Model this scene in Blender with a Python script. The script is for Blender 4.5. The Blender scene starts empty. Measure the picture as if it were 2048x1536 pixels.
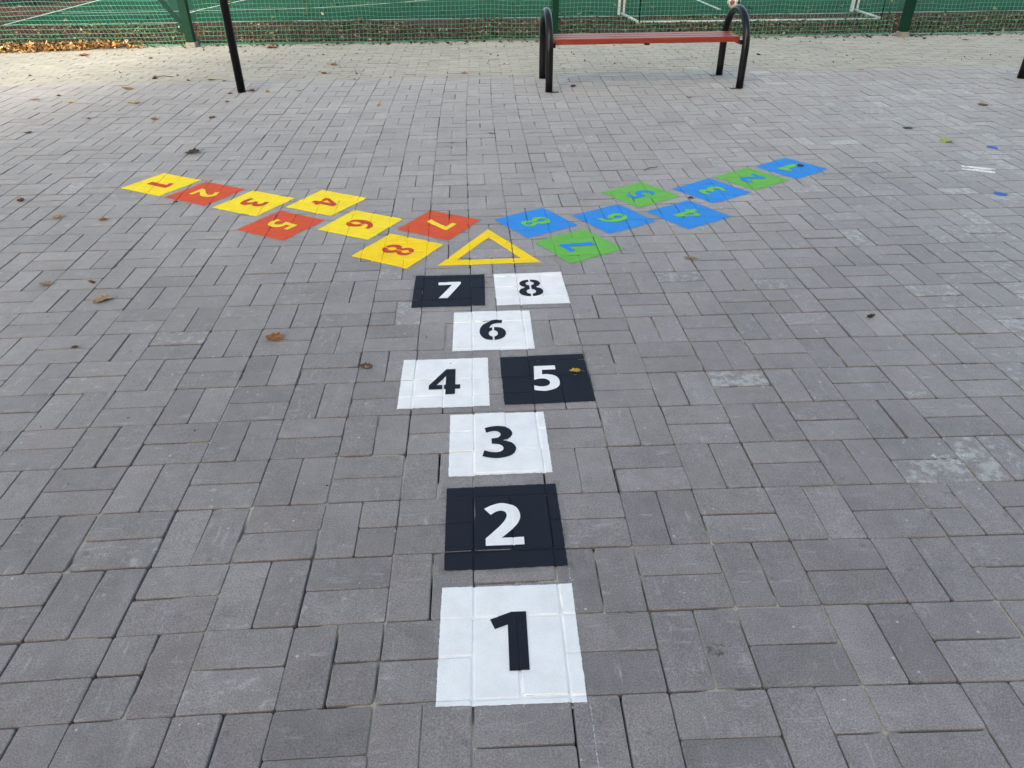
import bpy, bmesh, math, random
from math import radians, sin, cos, pi
from mathutils import Vector, Matrix, noise
from mathutils.bvhtree import BVHTree

SC = bpy.context.scene
# ------------------------------------------------------------------ camera
pitch, yaw, roll = 0.584432229, 0.0441575559, -0.00841371533
fwd = Vector((sin(yaw)*cos(pitch), cos(yaw)*cos(pitch), -sin(pitch)))
rgt = Vector((cos(yaw), -sin(yaw), 0))
upv = rgt.cross(fwd)
r2 = rgt*cos(roll) + upv*sin(roll)
u2 = -rgt*sin(roll) + upv*cos(roll)
cd = bpy.data.cameras.new('camera')
cam = bpy.data.objects.new('camera', cd)
SC.collection.objects.link(cam)
M = Matrix((r2, u2, -fwd)).transposed().to_4x4()
M.translation = Vector((0.0412, -0.8752, 1.3462))
cam.matrix_world = M
cd.sensor_fit = 'HORIZONTAL'; cd.sensor_width = 36; cd.lens = 1453.155/2048*36
cd.clip_start = 0.05; cd.clip_end = 500
SC.camera = cam
# ------------------------------------------------------------------ light
SUN_EL = radians(31); SUN_AZ = math.atan2(0.28, 1.0)      # horizontal travel of the light: mostly +y, a little +x
W = bpy.data.worlds.new('World'); SC.world = W; W.use_nodes = True
nt = W.node_tree; nt.nodes.clear()
sky = nt.nodes.new('ShaderNodeTexSky'); sky.sky_type = 'NISHITA'; sky.sun_disc = False
sky.sun_elevation = SUN_EL; sky.sun_rotation = pi + SUN_AZ
sky.air_density = 1.0; sky.dust_density = 3.0; sky.ozone_density = 1.0
bg = nt.nodes.new('ShaderNodeBackground'); bg.inputs[1].default_value = 0.15
wo = nt.nodes.new('ShaderNodeOutputWorld')
tn = nt.nodes.new('ShaderNodeMix'); tn.data_type = 'RGBA'; tn.blend_type = 'MULTIPLY'; tn.inputs['Factor'].default_value = 1
tn.inputs['B'].default_value = (1.06, 1.0, .85, 1)
nt.links.new(sky.outputs[0], tn.inputs['A']); nt.links.new(tn.outputs['Result'], bg.inputs[0]); nt.links.new(bg.outputs[0], wo.inputs[0])
sl = bpy.data.lights.new('sun', 'SUN'); sl.energy = 2.1; sl.angle = radians(3.0); sl.color = (1, .88, .70)
so = bpy.data.objects.new('sun', sl); SC.collection.objects.link(so)
ldir = Vector((sin(SUN_AZ)*cos(SUN_EL), cos(SUN_AZ)*cos(SUN_EL), -sin(SUN_EL)))
so.rotation_euler = ldir.to_track_quat('-Z', 'Y').to_euler()
SC.view_settings.view_transform = 'Standard'; SC.view_settings.look = 'None'
SC.view_settings.exposure = 1.50; SC.view_settings.gamma = 1
SC.view_settings.use_curve_mapping = False
SC.cycles.max_bounces = 6; SC.cycles.diffuse_bounces = 3

# ------------------------------------------------------------------ helpers
def tag(o, label=None, cat=None, group=None, kind=None):
    if label: o['label'] = label
    if cat: o['category'] = cat
    if group: o['group'] = group
    if kind: o['kind'] = kind
    return o

def link(name, me, mat, parent=None, smooth=False):
    o = bpy.data.objects.new(name, me); SC.collection.objects.link(o)
    if mat is not None and not me.materials: me.materials.append(mat)
    if parent: o.parent = parent
    if smooth: me.polygons.foreach_set('use_smooth', [True]*len(me.polygons))
    return o

def pymesh(name, v, f, mat, parent=None, smooth=False, mats=None):
    me = bpy.data.meshes.new(name); me.from_pydata(v, [], f); me.update()
    o = link(name, me, mat, parent, smooth)
    if mats:
        for m in mats: me.materials.append(m)
    return o

def bmobj(name, bm, mat, parent=None, smooth=False):
    me = bpy.data.meshes.new(name); bm.to_mesh(me); bm.free()
    return link(name, me, mat, parent, smooth)

def empty(name, loc):
    o = bpy.data.objects.new(name, None); SC.collection.objects.link(o); o.location = loc
    o.empty_display_size = .1
    return o

def box(bm, x0, x1, y0, y1, z0, z1, bev=0.0, mat=None):
    g = bmesh.ops.create_cube(bm, size=1)
    vs = g['verts']
    bmesh.ops.scale(bm, vec=(x1-x0, y1-y0, z1-z0), verts=vs)
    bmesh.ops.translate(bm, vec=((x0+x1)/2, (y0+y1)/2, (z0+z1)/2), verts=vs)
    if mat is not None: bmesh.ops.transform(bm, matrix=mat, verts=vs)
    if bev:
        es = list({e for v in vs for e in v.link_edges})
        bmesh.ops.bevel(bm, geom=es, offset=bev, segments=2, affect='EDGES', profile=.6)

def tube(bm, pts, r, n=16, cap=True, rx=None):
    pts = [Vector(p) for p in pts]
    rings = []
    ref = None
    for i, p in enumerate(pts):
        a = pts[max(i-1, 0)]; b = pts[min(i+1, len(pts)-1)]
        t = (b-a).normalized()
        if ref is None:
            ref = Vector((1, 0, 0)) if abs(t.x) < .9 else Vector((0, 1, 0))
        u = (ref - t*ref.dot(t)).normalized(); w = t.cross(u); ref = u
        rr = r(i/(len(pts)-1)) if callable(r) else r
        ra = rx if rx else rr
        rings.append([bm.verts.new(p + u*cos(2*pi*k/n)*ra + w*sin(2*pi*k/n)*rr) for k in range(n)])
    for A, B in zip(rings, rings[1:]):
        for k in range(n):
            bm.faces.new((A[k], A[(k+1) % n], B[(k+1) % n], B[k]))
    if cap:
        bm.faces.new(rings[0][::-1]); bm.faces.new(rings[-1])

# ------------------------------------------------------------------ materials
class NT:
    def __init__(s, name, base=(.5, .5, .5), rough=.6, spec=.5, metal=0, sheen=0):
        s.m = bpy.data.materials.new(name); s.m.use_nodes = True
        s.t = s.m.node_tree; s.b = s.t.nodes['Principled BSDF']
        s.b.inputs['Base Color'].default_value = (*base, 1)
        s.b.inputs['Roughness'].default_value = rough
        s.b.inputs['Specular IOR Level'].default_value = spec
        s.b.inputs['Metallic'].default_value = metal
        s.b.inputs['Sheen Weight'].default_value = sheen
        s.co = None
    def n(s, typ, **kw):
        x = s.t.nodes.new(typ)
        for k, v in kw.items(): setattr(x, k, v)
        return x
    def l(s, a, b): s.t.links.new(a, b)
    def coord(s):
        if s.co is None:
            g = s.n('ShaderNodeNewGeometry'); s.co = g.outputs['Position']
        return s.co
    def noise(s, scale, detail=4, rough=.6, vec=None, stretch=None, off=None):
        v = vec or s.coord()
        if stretch or off is not None:
            mp = s.n('ShaderNodeMapping')
            if stretch: mp.inputs['Scale'].default_value = stretch
            s.l(v, mp.inputs[0])
            if off is not None: s.l(off, mp.inputs['Location'])
            v = mp.outputs[0]
        x = s.n('ShaderNodeTexNoise'); x.inputs['Scale'].default_value = scale
        x.inputs['Detail'].default_value = detail; x.inputs['Roughness'].default_value = rough
        s.l(v, x.inputs['Vector']); return x.outputs['Fac']
    def ramp(s, fac, stops):
        x = s.n('ShaderNodeValToRGB'); e = x.color_ramp.elements
        while len(e) > len(stops): e.remove(e[-1])
        while len(e) < len(stops): e.new(1)
        for q, (p, c) in zip(e, stops):
            q.position = p; q.color = (*(c if hasattr(c, '__len__') else (c, c, c)), 1)
        s.l(fac, x.inputs[0]); return x.outputs[0]
    def mix(s, fac, a, b, mode='MIX'):
        x = s.n('ShaderNodeMix', data_type='RGBA', blend_type=mode)
        for sock, v in ((x.inputs['Factor'], fac), (x.inputs['A'], a), (x.inputs['B'], b)):
            if hasattr(v, 'links'): s.l(v, sock)
            elif hasattr(v, '__len__'): sock.default_value = (*v, 1)
            else: sock.default_value = v if sock.type == 'VALUE' else (v, v, v, 1)
        return x.outputs['Result']
    def math(s, op, a, b=0.5, c=None):
        x = s.n('ShaderNodeMath', operation=op)
        for i, v in enumerate((a, b) if c is None else (a, b, c)):
            if hasattr(v, 'links'): s.l(v, x.inputs[i])
            else: x.inputs[i].default_value = v
        return x.outputs[0]
    def color(s, c): s.l(c, s.b.inputs['Base Color'])
    def bump(s, h, strength=.3, dist=.002):
        x = s.n('ShaderNodeBump'); x.inputs['Strength'].default_value = strength
        x.inputs['Distance'].default_value = dist
        s.l(h, x.inputs['Height']); s.l(x.outputs[0], s.b.inputs['Normal'])

def mat_paver(name, c0, c1, efl, rough, warm=None):
    m = NT(name, rough=rough, spec=.5, sheen=0.36)
    m.b.inputs['Sheen Roughness'].default_value = .5
    at = m.n('ShaderNodeAttribute', attribute_name='pv')
    sp = m.n('ShaderNodeSeparateColor'); m.l(at.outputs['Color'], sp.inputs[0])
    tone, ef, seed = sp.outputs
    cv = m.n('ShaderNodeCombineXYZ')
    m.l(m.math('MULTIPLY', seed, 37.), cv.inputs[2]); m.l(m.math('MULTIPLY', seed, 11.), cv.inputs[0])
    off = cv.outputs[0]
    col = m.mix(tone, c0, c1)
    big = m.noise(1.1, 3)
    col = m.mix(1.0, col, m.ramp(big, [(.3, .86), (.7, 1.1)]), 'MULTIPLY')
    col = m.mix(1.0, col, m.ramp(m.noise(4.3, 5, .6), [(.3, .88), (.5, 1.0), (.72, 1.10)]), 'MULTIPLY')
    med = m.noise(22, 5, .65, off=off)
    col = m.mix(1.0, col, m.ramp(med, [(.25, .82), (.5, 1.0), (.78, 1.16)]), 'MULTIPLY')
    # grey brown tint per stone
    col = m.mix(m.ramp(m.noise(3.1, 2, off=off), [(.45, 0.), (.75, .35)]), col, (.20, .165, .15))
    fine = m.noise(300, 4, .75)
    col = m.mix(1.0, col, m.ramp(fine, [(.32, .5), (.5, 1.0), (.68, 1.55)]), 'MULTIPLY')
    # pale lime bloom: blotches, scuffs
    mk = m.noise(30, 6, .72, off=off)
    th = m.math('SUBTRACT', .765, m.math('MULTIPLY', ef, .42))
    k = m.math('MULTIPLY', m.math('SUBTRACT', mk, th), 3.6)
    mm = m.n('ShaderNodeMath', operation='MINIMUM', use_clamp=True); m.l(k, mm.inputs[0]); mm.inputs[1].default_value = .5
    col = m.mix(mm.outputs[0], col, efl)
    # streaky scuffs
    s1 = m.noise(9, 4, .75, stretch=(1, 5, 1), off=off); s2 = m.noise(9, 4, .75, stretch=(5, 1, 1), off=off)
    st = m.ramp(m.math('MAXIMUM', s1, s2), [(.60, 0.), (.78, .42)])
    col = m.mix(st, col, efl)
    # tiny white specks
    vo = m.n('ShaderNodeTexVoronoi', feature='F1'); vo.inputs['Scale'].default_value = 55
    m.l(m.coord(), vo.inputs['Vector'])
    sv = m.n('ShaderNodeSeparateColor'); m.l(vo.outputs['Color'], sv.inputs[0])
    dot = m.math('MULTIPLY', m.math('LESS_THAN', vo.outputs['Distance'], m.math('MULTIPLY', m.math('POWER', sv.outputs[1], 2.), .21)), m.math('GREATER_THAN', sv.outputs[0], .90))
    col = m.mix(m.math('MULTIPLY', dot, .7), col, (.5, .5, .48))
    # dark spots
    vo2 = m.n('ShaderNodeTexVoronoi', feature='F1'); vo2.inputs['Scale'].default_value = 24
    m.l(m.coord(), vo2.inputs['Vector'])
    sv2 = m.n('ShaderNodeSeparateColor'); m.l(vo2.outputs['Color'], sv2.inputs[0])
    d2 = m.math('MULTIPLY', m.ramp(vo2.outputs['Distance'], [(.05, 1.), (.28, 0.)]), m.math('GREATER_THAN', sv2.outputs[1], .95))
    col = m.mix(m.math('MULTIPLY', d2, .45), col, (.05, .048, .045))
    m.color(col)
    m.bump(m.math('ADD', fine, m.math('MULTIPLY', med, 2.)), .35, .0012)
    return m.m

M_PAV = mat_paver('grey_concrete_paver', (.158, .138, .135), (.248, .222, .215), (.50, .51, .49), .7)
M_OLD = mat_paver('old_beige_paver', (.18, .168, .125), (.27, .252, .188), (.38, .36, .29), .9)

m = NT('joint_sand', rough=.95, spec=.2)
g = m.noise(420, 2)
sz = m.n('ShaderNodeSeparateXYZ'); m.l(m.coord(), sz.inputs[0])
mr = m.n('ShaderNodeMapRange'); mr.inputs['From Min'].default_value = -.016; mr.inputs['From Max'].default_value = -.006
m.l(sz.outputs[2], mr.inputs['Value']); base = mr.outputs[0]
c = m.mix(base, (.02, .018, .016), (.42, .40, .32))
c = m.mix(m.ramp(m.noise(9, 3), [(.58, 0.), (.7, .6)]), c, (.14, .16, .07))
c = m.mix(1.0, c, m.ramp(g, [(.3, .7), (.7, 1.25)]), 'MULTIPLY')
m.color(c); M_SAND = m.m

def mat_paint(name, base, rough=.5, worn=.0, wear_col=(.16, .16, .17)):
    m = NT(name, rough=rough+.25, spec=.14)
    f = m.noise(420, 3, .7); b = m.noise(14, 4)
    c = m.mix(1.0, base, m.ramp(f, [(.25, .88), (.5, 1.0), (.8, 1.02)]), 'MULTIPLY')
    c = m.mix(1.0, c, m.ramp(b, [(.28, .92), (.6, 1.02)]), 'MULTIPLY')
    k = m.noise(260, 4, .75)
    if worn: c = m.mix(m.ramp(k, [(.70-worn, 0.), (.76-worn, .6)]), c, wear_col)
    m.color(c); m.bump(f, .8, .0014)
    return m.m

P = {
 'white': mat_paint('white_road_paint', (.84, .84, .83), .55, .0),
 'black': mat_paint('blue_black_road_paint', (.0135, .018, .028), .5),
 'yellow': mat_paint('yellow_road_paint', (.95, .72, .03), .5, .01, (.5, .42, .1)),
 'amber': mat_paint('amber_yellow_road_paint', (.95, .65, .015), .5, .01, (.4, .33, .1)),
 'red': mat_paint('orange_red_road_paint', (.66, .095, .038), .55, .03, (.4, .12, .08)),
 'digred': mat_paint('dull_red_road_paint', (.58, .07, .035), .55),
 'yel2': mat_paint('lemon_road_paint', (.90, .68, .05), .55),
 'blue': mat_paint('bright_blue_road_paint', (.035, .26, .70), .5, .02, (.1, .2, .4)),
 'green': mat_paint('leaf_green_road_paint', (.15, .45, .08), .5, .03, (.16, .28, .12)),
 'digblue': mat_paint('strong_blue_road_paint', (.02, .25, .75), .5),
  'dot': mat_paint('dull_blue_road_paint', (.05, .15, .45), .5, .05),
 'diggreen': mat_paint('fresh_green_road_paint', (.17, .54, .05), .5),
}
def mat_spray(name, base):
    m = NT(name, base, rough=.85, spec=.15)
    a = m.noise(300, 3, .75); b = m.noise(16, 3)
    k = m.math('MULTIPLY', m.ramp(a, [(.50, 0.), (.66, .8)]), m.ramp(b, [(.42, 0.), (.62, 1.)]))
    tr = m.n('ShaderNodeBsdfTransparent'); mx = m.n('ShaderNodeMixShader')
    m.l(k, mx.inputs[0]); m.l(tr.outputs[0], mx.inputs[1]); m.l(m.b.outputs[0], mx.inputs[2])
    m.l(mx.outputs[0], m.t.nodes['Material Output'].inputs[0]); return m.m
OS = {k: mat_spray(k+'_overspray', c) for k, c in {'white': (.6, .6, .58), 'black': (.06, .065, .07), 'yellow': (.5, .42, .12), 'amber': (.45, .38, .12),
      'red': (.35, .14, .10), 'blue': (.18, .30, .45), 'green': (.22, .38, .16)}.items()}
m = NT('white_chalk', rough=.9, spec=.2)
a = m.noise(160, 4, .75)
tr = m.n('ShaderNodeBsdfTransparent'); mx = m.n('ShaderNodeMixShader')
m.b.inputs['Base Color'].default_value = (.62, .64, .65, 1)
m.l(m.ramp(a, [(.42, 0.), (.62, .9)]), mx.inputs[0]); m.l(tr.outputs[0], mx.inputs[1]); m.l(m.b.outputs[0], mx.inputs[2])
m.l(mx.outputs[0], m.t.nodes['Material Output'].inputs[0]); M_CHALK = m.m
m = NT('dried_white_paint_smear', rough=.8)
a = m.noise(38, 5, .75)
tr = m.n('ShaderNodeBsdfTransparent'); mx = m.n('ShaderNodeMixShader')
m.b.inputs['Base Color'].default_value = (.62, .63, .63, 1)
m.l(m.ramp(a, [(.47, 0.), (.60, .75)]), mx.inputs[0]); m.l(tr.outputs[0], mx.inputs[1]); m.l(m.b.outputs[0], mx.inputs[2])
m.l(mx.outputs[0], m.t.nodes['Material Output'].inputs[0]); M_SMEAR = m.m
m = NT('brown_stain', rough=.8)
a = m.noise(45, 5, .7)
tr = m.n('ShaderNodeBsdfTransparent'); mx = m.n('ShaderNodeMixShader')
m.b.inputs['Base Color'].default_value = (.085, .065, .04, 1)
m.l(m.ramp(a, [(.46, 0.), (.66, .75)]), mx.inputs[0]); m.l(tr.outputs[0], mx.inputs[1]); m.l(m.b.outputs[0], mx.inputs[2])
m.l(mx.outputs[0], m.t.nodes['Material Output'].inputs[0]); M_STAIN = m.m

def mat_metal_paint(name, base, rough, spec=.5):
    m = NT(name, base, rough=rough, spec=spec)
    m.b.inputs['Coat Weight'].default_value = .08; m.b.inputs['Coat Roughness'].default_value = .2
    f = m.noise(60, 4); c = m.mix(1.0, base, m.ramp(f, [(.3, .8), (.7, 1.15)]), 'MULTIPLY')
    dust = m.ramp(m.noise(14, 5, .7), [(.58, 0.), (.75, .12)])
    m.color(m.mix(dust, c, (.05, .048, .045))); m.bump(m.noise(180, 2), .12, .0006)
    return m.m
M_BLACK = mat_metal_paint('black_powder_coat', (.004, .0045, .006), .30, .25)
M_GREEN = mat_metal_paint('dark_green_painted_steel', (.0025, .032, .018), .6, .15)
M_WHITEP = mat_metal_paint('white_painted_aluminium', (.55, .57, .57), .5)
M_DARK = mat_metal_paint('dark_groove', (.03, .035, .05), .5)
M_STEEL = NT('galvanised_bolt', (.45, .45, .44), .4, metal=.9).m

m = NT('red_stained_wood', rough=.5, spec=.4)
gr = m.noise(14, 6, .6, stretch=(.6, 12, 12))
m.b.inputs['Coat Weight'].default_value = .25; m.b.inputs['Coat Roughness'].default_value = .3
m.color(m.ramp(gr, [(.3, (.15, .016, .008)), (.6, (.27, .034, .009)), (.8, (.36, .055, .016))]))
m.bump(gr, .25, .002); M_WOOD = m.m

m = NT('pale_concrete', rough=.9)
m.color(m.ramp(m.noise(40, 5), [(.3, (.16, .155, .14)), (.7, (.30, .29, .26))])); m.bump(m.noise(90, 4), .5, .004)
M_CONC = m.m

m = NT('red_track_surface', rough=1, spec=.12)
c = m.mix(m.noise(2.2, 4), (.052, .020, .018), (.085, .032, .028))
c = m.mix(1.0, c, m.ramp(m.noise(160, 3), [(.3, .6), (.7, 1.35)]), 'MULTIPLY'); m.color(c); m.bump(m.noise(200, 2), .5, .004)
M_RED = m.m
m = NT('green_court_turf', rough=1, spec=.12)
c = m.mix(m.noise(1.4, 4, .65), (.006, .042, .022), (.012, .068, .037))
c = m.mix(1.0, c, m.ramp(m.noise(120, 3), [(.3, .6), (.7, 1.35)]), 'MULTIPLY')
c = m.mix(m.ramp(m.noise(6, 5, .7), [(.6, 0.), (.8, .35)]), c, (.06, .05, .03)); m.color(c)
M_TURF = m.m
m = NT('court_line', rough=.8)
m.color(m.mix(m.ramp(m.noise(30, 4, .7), [(.5, 0.), (.65, .6)]), (.38, .43, .39), (.07, .15, .10))); M_LINE = m.m
m = NT('dusty_asphalt', rough=.9)
m.color(m.ramp(m.noise(60, 5), [(.3, .05), (.7, .11)])); M_ASPH = m.m

m = NT('green_net_twine', rough=.6)
m.color(m.mix(m.noise(3, 3), (.015, .16, .10), (.05, .32, .20))); M_NET = m.m
m = NT('goal_net_twine', (.02, .13, .085), .7); M_GNET = m.m

LEAFC = {
 'tan': ((.15, .09, .045), (.34, .24, .14)), 'orange': ((.12, .05, .018), (.30, .13, .04)),
 'brown': ((.05, .027, .014), (.15, .08, .035)), 'yellow': ((.38, .24, .04), (.60, .42, .08)),
 'dark': ((.02, .016, .012), (.07, .05, .03)), 'green': ((.02, .035, .012), (.06, .08, .03)),
 'lime': ((.22, .25, .05), (.38, .40, .12)), 'red': ((.10, .035, .022), (.24, .10, .06)),
}
def mat_leaf(name, a, b):
    m = NT(name, rough=.65, spec=.3)
    m.color(m.mix(m.ramp(m.noise(60, 4, .7), [(.35, 0.), (.65, 1.)]), a, b))
    m.b.inputs['Subsurface Weight'].default_value = 0
    return m.m
ML = {k: mat_leaf(k+'_dead_leaf', *v) for k, v in LEAFC.items()}
def mat_litter(name, stops, rough=.75):
    m = NT(name, rough=rough, spec=.25)
    at = m.n('ShaderNodeAttribute', attribute_name='pv')
    sp = m.n('ShaderNodeSeparateColor'); m.l(at.outputs['Color'], sp.inputs[0])
    m.color(m.ramp(sp.outputs[0], stops)); return m.m
M_LITTER = mat_litter('mixed_dead_leaves', [(0., (.03, .022, .012)), (.3, (.07, .045, .022)), (.5, (.10, .085, .04)),
                      (.72, (.04, .075, .03)), (.9, (.17, .15, .08)), (1., (.34, .30, .22))])
M_PILE = mat_litter('golden_dead_leaves', [(0., (.07, .03, .015)), (.25, (.22, .10, .035)), (.55, (.42, .24, .07)), (.85, (.52, .35, .14)), (1., (.60, .48, .28))])
M_BITS = mat_litter('dark_twig_bits', [(0., (.015, .012, .01)), (.6, (.06, .04, .025)), (1., (.16, .10, .05))])

# ------------------------------------------------------------------ paving
rnd = random.Random(7)
CX = [-0.004863, 0.013761, -0.009705, 0.001147, -0.003301, -0.004771, 0.001337, 0.004267, -0.001268, 0.001938]
CY = [0.003124, 0.021842, -0.03167, 0.010097, -0.000485, 0.001594, 0.000939, -0.012678, 0.006618, 0.000336]
EX = [(a, b) for a in range(4) for b in range(4-a)]
def warp(x, y):          # the slow wander of the laid rows
    xx = max(-2.2, min(2.3, x)); ya = max(-.1, min(6.3, y)); yb = max(-.1, min(2.8, y))
    dx = sum(c*xx**a*ya**b for c, (a, b) in zip(CX, EX))
    dy = sum(c*xx**a*yb**b for c, (a, b) in zip(CY, EX))
    return x+dx, y+dy

class Pavers:
    def __init__(s): s.v = []; s.f = []; s.c = []
    def add(s, cx, cy, w, h, tone, ef, seed, z=0., wob=.0009, rot=None, gap=.0037, rad=.0058):
        """one paver, w x h including its share of the joint"""
        wx, wy = warp(cx, cy)
        e = .05
        ax, ay = warp(cx+e, cy); bx, by = warp(cx, cy+e)
        ux, uy = (ax-wx)/e, (ay-wy)/e; vx, vy = (bx-wx)/e, (by-wy)/e
        g = gap*(.45+rnd.random()*1.0)
        hw, hh = w/2-g/2, h/2-g/2
        th = rnd.gauss(0, .0045); ct, st = cos(th), sin(th)
        jx, jy = rnd.gauss(0, wob), rnd.gauss(0, wob)
        tx, ty = rnd.gauss(0, .006), rnd.gauss(0, .006); dz = z+rnd.gauss(0, .0007)
        b0 = len(s.v)
        for inset, zz in ((.0020, 0.), (.0005, -.0012), (0., -.0035), (.0, -.032)):
            r = rad-inset*.6
            for qx, qy, a0 in ((1, 1, 0), (-1, 1, 90), (-1, -1, 180), (1, -1, 270)):
                for k in (0, 45, 90):
                    a = radians(a0+k)
                    lx = qx*(hw-inset-r)+r*cos(a); ly = qy*(hh-inset-r)+r*sin(a)
                    lx, ly = lx*ct-ly*st+jx, lx*st+ly*ct+jy
                    s.v.append((wx+lx*ux+ly*vx, wy+lx*uy+ly*vy, dz+zz+lx*tx+ly*ty))
        s.f.append(tuple(range(b0, b0+12)))
        for q in range(3):
            for k in range(12):
                k2 = (k+1) % 12; a = b0+q*12
                s.f.append((a+k, a+12+k, a+12+k2, a+k2))
        s.c += [(tone, ef, seed, 1.)]*48
    def build(s, name, mat):
        me = bpy.data.meshes.new(name); me.from_pydata(s.v, [], s.f); me.update()
        ca = me.color_attributes.new('pv', 'FLOAT_COLOR', 'POINT')
        ca.data.foreach_set('color', [x for c in s.c for x in c])
        me.materials.append(mat)
        o = bpy.data.objects.new(name, me); SC.collection.objects.link(o)
        return o

pv = Pavers()
PALE = [(.89, 1.15, .8), (1.37, .68, .75), (1.51, .72, .6), (1.3, 1.54, .5), (1.31, 1.89, .55), (1.82, 2.36, .7), (2.3, 2.33, .6),
        (1.1, .92, .45), (3.2, 3.95, .6), (3.2, 3.6, .7), (2.9, 3.6, .5)]
DARKP = [(-1.06, 1.54), (.48, .48), (.35, .0), (1.15, 1.25)]
def attrs(x, y):
    wx, wy = warp(x, y)
    tone = min(1, max(0, rnd.gauss(.5, .19) + .30*noise.noise(Vector((x*.8, y*.8, 3)))))
    ef = max(0, rnd.gauss(.18, .13) + (.32*max(0, min(1, (x-.6)/2.))) + .18*noise.noise(Vector((x*.7, y*.7, 9))))
    if rnd.random() < .02: ef += .3
    for px, py, k in PALE:
        if abs(wx-px) < .09 and abs(wy-py) < .055: ef = max(ef, k)
    for px, py in DARKP:
        if abs(wx-px) < .1 and abs(wy-py) < .06: tone *= .45
    return tone, min(ef, 1), rnd.random()
I0, I1, J0, J1 = -33, 38, -9, 31
SPLIT = {(-2, 0): 1, (-2, 2): 1, (-4, 0): -1, (6, 2): -1, (3, -1): 1}
for i in range(I0, I1):
    for j in range(J0, J1+1):
        x, y = (i+.5)*.2, (j+.5)*.2
        if j == J1:                                   # half row where the grey field meets the old strip
            pv.add(x, 6.2+.05, .2, .1, *attrs(x, 6.25)); continue
        if (i+j) % 2 == 0:
            for sgn in (-1, 1):
                sp = SPLIT.get((i, j)) == sgn or ((i, j) not in SPLIT and rnd.random() < .035)
                if sp:
                    for t in (-1, 1): pv.add(x+sgn*.05, y+t*.05, .1, .1, *attrs(x, y))
                else: pv.add(x+sgn*.05, y, .1, .2, *attrs(x+sgn*.05, y))
        else:
            for sgn in (-1, 1): pv.add(x, y+sgn*.05, .2, .1, *attrs(x, y+sgn*.05))
plaza = pv.build('plaza_paving', M_PAV); tag(plaza, kind='structure')

ov = Pavers()
row = 0; y = 6.305
XL, XR = -8.4, 9.6
while y < 8.42:
    x = XL + (row % 2)*.1
    while x < XR:
        tone = min(1, max(0, rnd.gauss(.5, .22) + .25*noise.noise(Vector((x*.9, y*1.5, 1)))))
        ov.add(x+.1, y+.05, .2, .1, tone, max(0, rnd.gauss(.2, .15)), rnd.random(), z=-.002, wob=.0015, gap=.0045)
        x += .2
    y += .1; row += 1
strip = ov.build('old_paving_strip', M_OLD); tag(strip, kind='structure')
# extension of the old strip's height to plaza sides: plain ground sheet under everything
def joint_sheet(name, x0, x1, y0, y1, st, zlo, zhi):
    nx, ny = int((x1-x0)/st)+1, int((y1-y0)/st)+1
    v = []
    for b in range(ny):
        for a in range(nx):
            X, Y = x0+a*st, y0+b*st
            k = noise.noise(Vector((X*7, Y*2.6, 2.))) + .5*noise.noise(Vector((X*23, Y*17, 5.))) + .12
            k = max(0, min(1, (.40 if X < .2 else .20)+.42*max(0, min(1, (Y-2.4)/1.5))+k*1.9))
            v.append((X, Y, zlo+(zhi-zlo)*k))
    f = [(b*nx+a, b*nx+a+1, (b+1)*nx+a+1, (b+1)*nx+a) for b in range(ny-1) for a in range(nx-1)]
    o = pymesh(name, v, f, M_SAND, smooth=True); tag(o, kind='structure'); return o
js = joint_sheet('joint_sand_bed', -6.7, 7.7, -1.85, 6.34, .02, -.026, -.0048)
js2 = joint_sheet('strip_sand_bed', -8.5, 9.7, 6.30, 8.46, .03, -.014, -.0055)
gr = pymesh('ground', [(-150, -150, -.05), (150, -150, -.05), (150, 150, -.05), (-150, 150, -.05)], [(0, 1, 2, 3)], M_ASPH)
tag(gr, kind='structure')

# height field for everything painted on the paving
allv = pv.v; BV = BVHTree.FromPolygons(allv, pv.f)
JB = BVHTree.FromPolygons([tuple(q.co) for q in js.data.vertices], [tuple(p.vertices) for p in js.data.polygons])
DN = Vector((0, 0, -1))
def hgt(x, y):
    z = -.03
    for T in (BV, JB):
        h = T.ray_cast(Vector((x, y, .5)), DN)
        if h[0] is not None: z = max(z, h[0].z)
    return z

# ------------------------------------------------------------------ painted marks
def drape(bm, off, drop=-.0185, floor=-.0032, wide=0):
    kill = []
    for v in bm.verts:
        z = hgt(v.co.x, v.co.y)
        if wide: z = max([z]+[hgt(v.co.x+a*wide, v.co.y+b*wide) for a, b in ((1, 0), (-1, 0), (0, 1), (0, -1))])
        if z < drop: kill.append(v)
        v.co.z = max(z, floor)+off
    ks = set(kill)
    dead = [f for f in bm.faces if sum(v in ks for v in f.verts)*2 > len(f.verts)]
    bmesh.ops.delete(bm, geom=dead, context='FACES')

def slice_grid(bm, x0, x1, y0, y1, st):
    for ax, a, b in ((0, x0, x1), (1, y0, y1)):
        t = a+st
        while t < b:
            co = [0, 0, 0]; co[ax] = t; no = [0, 0, 0]; no[ax] = 1
            bmesh.ops.bisect_plane(bm, geom=bm.verts[:]+bm.edges[:]+bm.faces[:], plane_co=co, plane_no=no)
            t += st

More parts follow.
